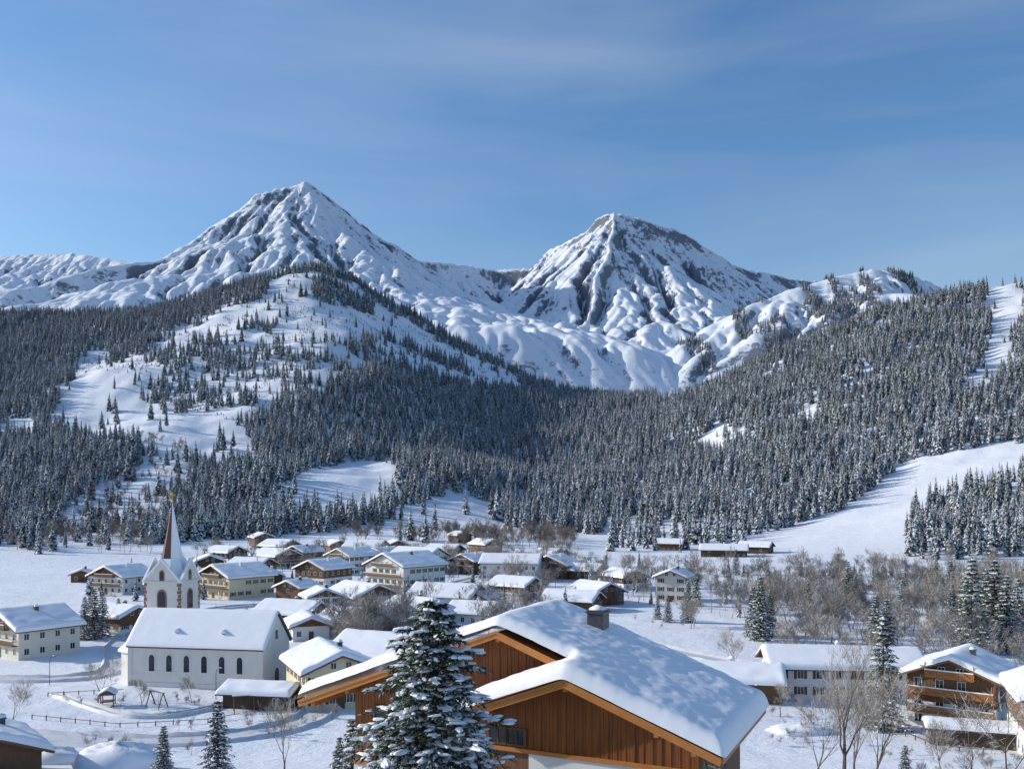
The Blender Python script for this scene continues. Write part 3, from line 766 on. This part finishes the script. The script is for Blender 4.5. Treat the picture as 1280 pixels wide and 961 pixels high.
# spire: octagonal needle; wind-packed snow clings to the lee faces
b=MB(); tip=34.6; n=8; zb=th+.4
rings=[(zb,4.3),(20.8,3.35),(23.2,2.15),(27.5,1.3),(tip,.06)]
for j,(z,r) in enumerate(rings):
    for k in range(n):
        a=2*math.pi*(k+.5)/n; b.v.append((r*math.cos(a),r*math.sin(a),z))
for j in range(len(rings)-1):
    for k in range(n):
        b.f.append((j*n+k,j*n+(k+1)%n,(j+1)*n+(k+1)%n,(j+1)*n+k))
        a=2*math.pi*(k+1)/n
        b.m.append(1 if (math.cos(a-math.radians(-20))>.5 or j<1 or (j==1 and k%2)) else 0)
b.obj('spire',['spire','roofsnow'],tw_e)
b=MB(); blob(b,(0,0,tip+.25),.32,.32,.4,random.Random(1),0); b.box(-.07,.07,-.07,.07,tip,tip+2.2); b.box(-.6,.6,-.06,.06,tip+1.45,tip+1.6); b.obj('cross',['gold'],tw_e)

# ------------------------------------------------------------------ foreground timber chalet
fc=empty('timber_house',(-.7,41.4,0),-25.15)
TP=.377; ZR=-6.1; WX=4.02; ZW=ZR-WX*TP
pl_,pr_=-11.0,10.5; r0,r1=0.,7.6; wl,wf=-1.2,-1.87
Hm=lambda p: ZR-abs(p)*TP
Hw=lambda p: ZW-abs(p-WX)*TP
def slab(b,p0,p1,ra,rb,Hf,t=.2,mi=0):
    z0,z1=Hf(p0),Hf(p1)
    vs=[(p0,ra,z0-t),(p1,ra,z1-t),(p1,rb,z1-t),(p0,rb,z0-t),(p0,ra,z0),(p1,ra,z1),(p1,rb,z1),(p0,rb,z0)]
    b.add(vs,[(0,3,2,1),(4,5,6,7),(0,1,5,4),(1,2,6,5),(2,3,7,6),(3,0,4,7)],mi)
b=MB(); slab(b,pl_,0,r0,r1,Hm); slab(b,0,pr_,r0,r1,Hm); slab(b,WX,pr_,wf,r0-.003,Hw); slab(b,wl,WX,wf,1.0,lambda p:Hw(p)-.004); b.obj('roof',['wood_orange'],fc)
st_=.1; pp=np.arange(pl_-.2,pr_+.21,st_); rr=np.arange(wf-.2,r1+.21,st_)
Rg,Pg=np.meshgrid(rr,pp,indexing='ij')
wing=Rg<-.02
H=np.where(wing,ZW-np.sqrt((Pg-WX)**2+.04)*TP,ZR-np.sqrt(Pg**2+.04)*TP)
valid=np.where(wing,(Pg>wl-.2),True)
def sd(ax,ay,bx,by):
    ex,ey=bx-ax,by-ay; t=np.clip(((Pg-ax)*ex+(Rg-ay)*ey)/(ex*ex+ey*ey),0,1); return np.hypot(Pg-ax-t*ex,Rg-ay-t*ey)
q=.19
E=np.minimum.reduce([sd(pl_-q,r1+q,pr_+q,r1+q),sd(pr_+q,wf-q,pr_+q,r1+q),sd(wl-q,wf-q,pr_+q,wf-q)])
Em=np.minimum(E,np.minimum(sd(pl_-q,r0-.04,pl_-q,r1+q),sd(pl_-q,r0-.02,WX-.5,r0-.02)))
Ew=np.minimum(E,sd(wl-q,wf-q,wl-q,0))
E=np.where(wing,Ew,Em)
T=.82; th_=T*np.sqrt(np.clip(1-(1-np.clip(E/.5,0,1))**2,0,1))*(1+.18*fbm(Pg/2.6,Rg/2.6,3,8)+.05*fbm(Pg/.5,Rg/.5,2,9))
Z=H+th_+.01
vs=np.stack([Pg,Rg,Z],-1).reshape(-1,3).tolist(); nr,nc=Pg.shape; b=MB(); fl=[]
for j in range(nr-1):
    for i in range(nc-1):
        if not (valid[j,i] and valid[j,i+1] and valid[j+1,i] and valid[j+1,i+1]): continue
        if wing[j,i] and not wing[j+1,i] and pp[i]<WX-.55: continue
        fl.append((j*nc+i,j*nc+i+1,(j+1)*nc+i+1,(j+1)*nc+i))
b.add(vs,fl,0); b.obj('roof_snow',['roofsnow'],fc,True)
rnd=random.Random(3); b=MB(); bw=.19
def boards(p0,p1,yf,Hf,zb,top=.22):
    p=p0
    while p<p1-.02:
        q=min(p+bw,p1); o=rnd.uniform(0,.018); za,zb2=Hf(p)-top,Hf(q)-top
        y0=yf-.03-o
        b.add([(p+.006,y0,zb),(q-.006,y0,zb),(q-.006,yf,zb),(p+.006,yf,zb),(p+.006,y0,za),(q-.006,y0,zb2),(q-.006,yf,zb2),(p+.006,yf,za)],
          [(0,3,2,1),(4,5,6,7),(0,1,5,4),(1,2,6,5),(2,3,7,6),(3,0,4,7)]); 
        if int(p/bw)%2==0: b.box(q-.03,q+.03,y0-.025,y0-.001,zb,min(za,zb2))
        p+=bw
yw=-.85; LW=-8.3
boards(-.3,9.5,yw,Hw,-11.05); boards(LW,3.9,1.0,Hm,-13.2)
b.obj('board_cladding',['wood_orange'],fc)
b=MB()
b.prism([(-.3,-17),(9.5,-17),(9.5,Hw(9.5)-.22),(WX,Hw(WX)-.22),(-.3,Hw(-.3)-.22)],yw+.01,1.3); 
b.prism([(LW,-17),(9.5,-17),(9.5,Hm(9.5)-.22),(0,Hm(0)-.22),(LW,Hm(LW)-.22)],1.01,6.8); b.obj('timber_core',['wood_mid'],fc)
b=MB(); b.box(2.0,9.55,yw-.06,yw+.005,-17,-11.08); b.box(LW-.05,-.35,.93,1.005,-17,-13.23); b.obj('plaster_base',['plaster_white'],fc)
b=MB()
def verge(pa,pb,y,Hf): b.beam((pa,y,Hf(pa)-.13),(pb,y,Hf(pb)-.13),.06,.30); b.beam((pa,y-.05,Hf(pa)-.0),(pb,y-.05,Hf(pb)-.0),.04,.12)
verge(wl-.02,WX,wf-.04,Hw); verge(WX,pr_+.02,wf-.045,Hw); verge(pl_-.02,0,r0-.04,Hm); verge(0,WX,r0-.045,Hm)
b.beam((pl_-.04,0,Hm(pl_)-.12),(pl_-.04,r1,Hm(pl_)-.12),.05,.26); b.beam((pr_+.04,wf,Hm(pr_)-.12),(pr_+.04,r1,Hm(pr_)-.12),.05,.26)
for p,Hf,ya,yb in [(WX,Hw,wf+.1,yw),(0.2,Hw,wf+.1,yw),(7.9,Hw,wf+.1,yw),(9.4,Hw,wf+.1,yw),(-.2+.0,Hw,wf+.1,yw),(0,Hm,.1,1.),(-4.5,Hm,.1,1.),(-8.2,Hm,.1,1.),(-10.2,Hm,.1,6.)]:
    b.beam((p,ya,Hf(p)-.36),(p,yb,Hf(p)-.36),.2,.24)
b.beam((-.3,yw-.1,-11.0),(9.5,yw-.1,-11.0),.1,.18); b.beam((LW,.9,-13.2),(-.4,.9,-13.2),.1,.18)
b.obj('verge_and_purlins',['wood_trim'],fc)
bf,bg,bs=MB(),MB(),MB()
def bigwin(c,z,w,h,pos):
    window(bf,bg,bs,0,c-w/4,z,w/2-.06,h,pos,False); window(bf,bg,bs,0,c+w/4+.04,z,w/2-.06,h,pos,False)
bigwin(.95,-10.75,1.7,.62,yw-.06); bigwin(-6.2,-11.3,1.8,1.0,.94); bigwin(-3.0,-11.3,1.6,1.0,.94)
bf.obj('window_frames',['shutter'],fc); bg.obj('window_panes',['glass'],fc)
b=MB(); p,r=2.9,5.4; zc=Hm(p); b.box(p-.42,p+.42,r-.42,r+.42,zc-.3,zc+1.65); b.box(p-.5,p+.5,r-.5,r+.5,zc+1.5,zc+1.58); b.obj('chimney',['metal'],fc)
b=MB(); blob(b,(p,r,zc+1.63),.42,.42,.22,rnd,0,0,12,6); b.obj('chimney_snow',['roofsnow'],fc,True)
b=MB(); b.tube([(9.7,yw-.25,-10.4),(9.75,yw-.2,-11),(9.7,yw-.1,-17)],[.05]*3,8); 
b.tube([(pr_+.15,wf+.05,Hm(pr_)-.2),(pr_+.15,wf+.06,Hm(pr_)-.45),(9.8,yw-.2,-10.6)],[.05]*3,8); b.obj('downpipe',['metal'],fc)

# ------------------------------------------------------------------ small things
def on(img_x,d): x,y=at(img_x,d); return (x,y,gz1(x,y))
for img_x_,d_,r_ in ((305,154,20),(196,157,-30)):
    e=empty('swing_set',on(img_x_,d_),r_); b=MB()
    for sx in (-1.6,1.6):
        b.beam((sx,-1,0),(sx,0,2.6),.14); b.beam((sx,1,0),(sx,0,2.6),.14)
    b.beam((-1.9,0,2.6),(1.9,0,2.6),.16); b.obj('frame',['wood_mid'],e)
    b=MB()
    for sx in (-.7,.7):
        b.beam((sx-.2,0,.6),(sx-.2,0,2.55),.03); b.beam((sx+.2,0,.6),(sx+.2,0,2.55),.03); b.box(sx-.25,sx+.25,-.12,.12,.54,.6)
    b.obj('swings',['metal'],e)
    b=MB(); b.box(-1.9,1.9,-.1,.1,2.69,2.85); b.obj('snow_cap',['roofsnow'],e)
e=empty('playground_hut',on(135,158),15); b=MB()
for sx in (-1,1):
    for sy in (-1,1): b.box(sx-.08,sx+.08,sy-.08,sy+.08,0,1.9)
b.box(-1,1,-1,1,.7,.78); b.obj('posts',['wood_mid'],e)
snow_on_gable(2,2,2.9,.6,.4,.35,8,8,2).obj('snowy_roof',['roofsnow'],e,True); b=MB(); b.prism([(-1.4,1.95),(1.4,1.95),(0,2.85)],-1.4,1.4); b.obj('roof',['wood_mid'],e)
for img_x_,d_ in ((270,163),(62,175),(940,148),(560,210)):
    e=empty('street_lamp',on(img_x_,d_)); b=MB(); b.tube([(0,0,-.2),(0,0,4.5),(.1,0,5.2),(.7,0,5.5)],[.07,.05,.045,.04],8); b.obj('pole',['metal'],e)
    b=MB(); b.box(.5,1.1,-.12,.12,5.42,5.55); b.obj('head',['metal'],e); b=MB(); blob(b,(.8,0,5.56),.3,.15,.14,rnd,0); b.obj('snow_cap',['roofsnow'],e,True)
def fence(pts,name='wooden_fence'):
    e=empty(name,(0,0,0)); b=MB(); s=MB()
    for (a,c) in zip(pts[:-1],pts[1:]):
        A=Vector(at(*a)); B=Vector(at(*c)); L=(B-A).length; n=max(1,int(L/2.5))
        for i in range(n):
            p=A.lerp(B,i/n); q=A.lerp(B,(i+1)/n); zp,zq=gz1(*p),gz1(*q)
            b.box(p.x-.06,p.x+.06,p.y-.06,p.y+.06,zp-.3,zp+.8); blob(s,(p.x,p.y,zp+.82),.13,.13,.14,rnd,0)
            for h in (.65,): b.beam((p.x,p.y-.07,zp+h),(q.x,q.y-.07,zq+h),.04,.09)
    b.obj('posts_and_rails',['wood_dark'],e); s.obj('snow_caps',['roofsnow'],e,True)
fence([(40,148),(150,143),(260,146),(300,150)]); fence([(60,165),(155,168)]); fence([(1120,140),(1170,130),(1260,126)]); fence([(960,178),(1110,176)])
def road(name,pts,w):
    P=[Vector(at(*p)) for p in pts]; Q=[]
    for i in range(len(P)-1):
        a=P[max(i-1,0)];b_=P[i];c=P[i+1];d=P[min(i+2,len(P)-1)]
        for k in range(14):
            t=k/14; Q.append(.5*((2*b_)+(c-a)*t+(2*a-5*b_+4*c-d)*t*t+(3*b_-a-3*c+d)*t**3))
    Q.append(P[-1])
    offs=np.array([-1.45,-1.2,-1.05,-.97,-.5,0,.5,.97,1.05,1.2,1.45]); hs=np.array([-.3,.35,.5,.02,.03,.04,.03,.02,.5,.35,-.3])
    XX=np.zeros((len(Q),11));YY=XX.copy();HH=XX.copy()
    for i,q in enumerate(Q):
        t=(Q[min(i+1,len(Q)-1)]-Q[max(i-1,0)]).normalized(); n=Vector((t.y,-t.x))
        for k in range(11):
            o=q+n*(offs[k]*w/2); XX[i,k]=o.x;YY[i,k]=o.y;HH[i,k]=hs[k]
    HH*=np.where(HH>.2,1+.7*fbm(XX/3,YY/3,2,71),1)
    gridmesh(name,XX,YY,groundz(XX,YY)+HH+.12,'road')
M['road']=simple('packed_snow_road',(.48,.50,.54),(.64,.67,.71),.8,.6,.4,.05)
road('village_road',[(-60,140),(60,136),(180,134),(300,138),(390,150),(440,185),(470,240),(500,300),(560,370),(640,440)],5)
road('village_road',[(-80,182),(60,180),(140,190),(150,225),(200,270),(300,300),(420,310)],4.5)
road('village_road',[(1400,150),(1150,165),(1000,186),(900,200),(800,225),(720,270),(640,350)],5)
road('footpath',[(70,166),(140,152),(200,150),(260,155),(320,163)],1.6)
for i,(img_x_,d_,sx,sy,sz) in enumerate([(65,119,4.5,2.5,2.0),(150,113,6,3,3.2),(20,128,4,2,1.5),(1000,140,5,3,1.2),(870,150,4,2.5,1.3)]):
    b=MB(); blob(b,(0,0,0),sx,sy,sz,rnd,0,0,26,14); o=b.obj('snow_mound',['roofsnow'],None,True); o.location=on(img_x_,d_)

# ------------------------------------------------------------------ light, sky, camera
SEL,SAZ=23.,79.   # low sun to the left of the viewer
sv=Vector((-math.sin(math.radians(SAZ))*math.cos(math.radians(SEL)),math.cos(math.radians(SAZ))*math.cos(math.radians(SEL)),math.sin(math.radians(SEL))))
sl=bpy.data.lights.new('sun','SUN'); sl.energy=4.6; sl.angle=math.radians(.5); sl.color=(1,.93,.82)
so=bpy.data.objects.new('sun',sl); COL.objects.link(so); so.rotation_euler=sv.to_track_quat('Z','Y').to_euler()
w=bpy.data.worlds.new('World'); scene.world=w; w.use_nodes=True; nt=w.node_tree
bg=nt.nodes['Background']; sk=nt.nodes.new('ShaderNodeTexSky'); sk.sky_type='NISHITA'; sk.sun_disc=False
sk.sun_elevation=math.radians(SEL); sk.sun_rotation=math.radians(-SAZ); sk.altitude=900; sk.air_density=1.35; sk.dust_density=1.4; sk.ozone_density=4.0
# thin cirrus veils
tc=nt.nodes.new('ShaderNodeTexCoord'); mp=nt.nodes.new('ShaderNodeMapping'); mp.inputs['Scale'].default_value=(1.0,1.0,5.5); mp.inputs['Rotation'].default_value=(0,.22,0)
cn=nt.nodes.new('ShaderNodeTexNoise'); cn.inputs['Scale'].default_value=1.6; cn.inputs['Detail'].default_value=7; cn.inputs['Roughness'].default_value=.5; cn.inputs['Distortion'].default_value=.5
nt.links.new(tc.outputs['Generated'],mp.inputs[0]); nt.links.new(mp.outputs[0],cn.inputs[0])
cr=nt.nodes.new('ShaderNodeMapRange'); cr.inputs['From Min'].default_value=.38; cr.inputs['From Max'].default_value=.82; cr.inputs['To Max'].default_value=.36; nt.links.new(cn.outputs[0],cr.inputs['Value'])
hs=nt.nodes.new('ShaderNodeHueSaturation'); hs.inputs['Saturation'].default_value=1.15; hs.inputs['Hue'].default_value=.505; hs.inputs['Value'].default_value=1.14; nt.links.new(sk.outputs[0],hs.inputs['Color'])
mx=nt.nodes.new('ShaderNodeMix'); mx.data_type='RGBA'; nt.links.new(cr.outputs[0],mx.inputs['Factor']); nt.links.new(hs.outputs[0],mx.inputs['A']); mx.inputs['B'].default_value=(4.2,4.9,5.8,1)
nt.links.new(mx.outputs['Result'],bg.inputs[0]); bg.inputs[1].default_value=.135
cd=bpy.data.cameras.new('camera'); co=bpy.data.objects.new('camera',cd); COL.objects.link(co)
cd.sensor_width=36; cd.lens=36*F/1280; cd.shift_y=(HZ-480.5)/1280; cd.clip_start=.5; cd.clip_end=20000
co.location=(0,0,0); co.rotation_euler=(math.pi/2,0,0); scene.camera=co
scene.view_settings.view_transform='Standard'; scene.view_settings.look='None'; scene.view_settings.exposure=0
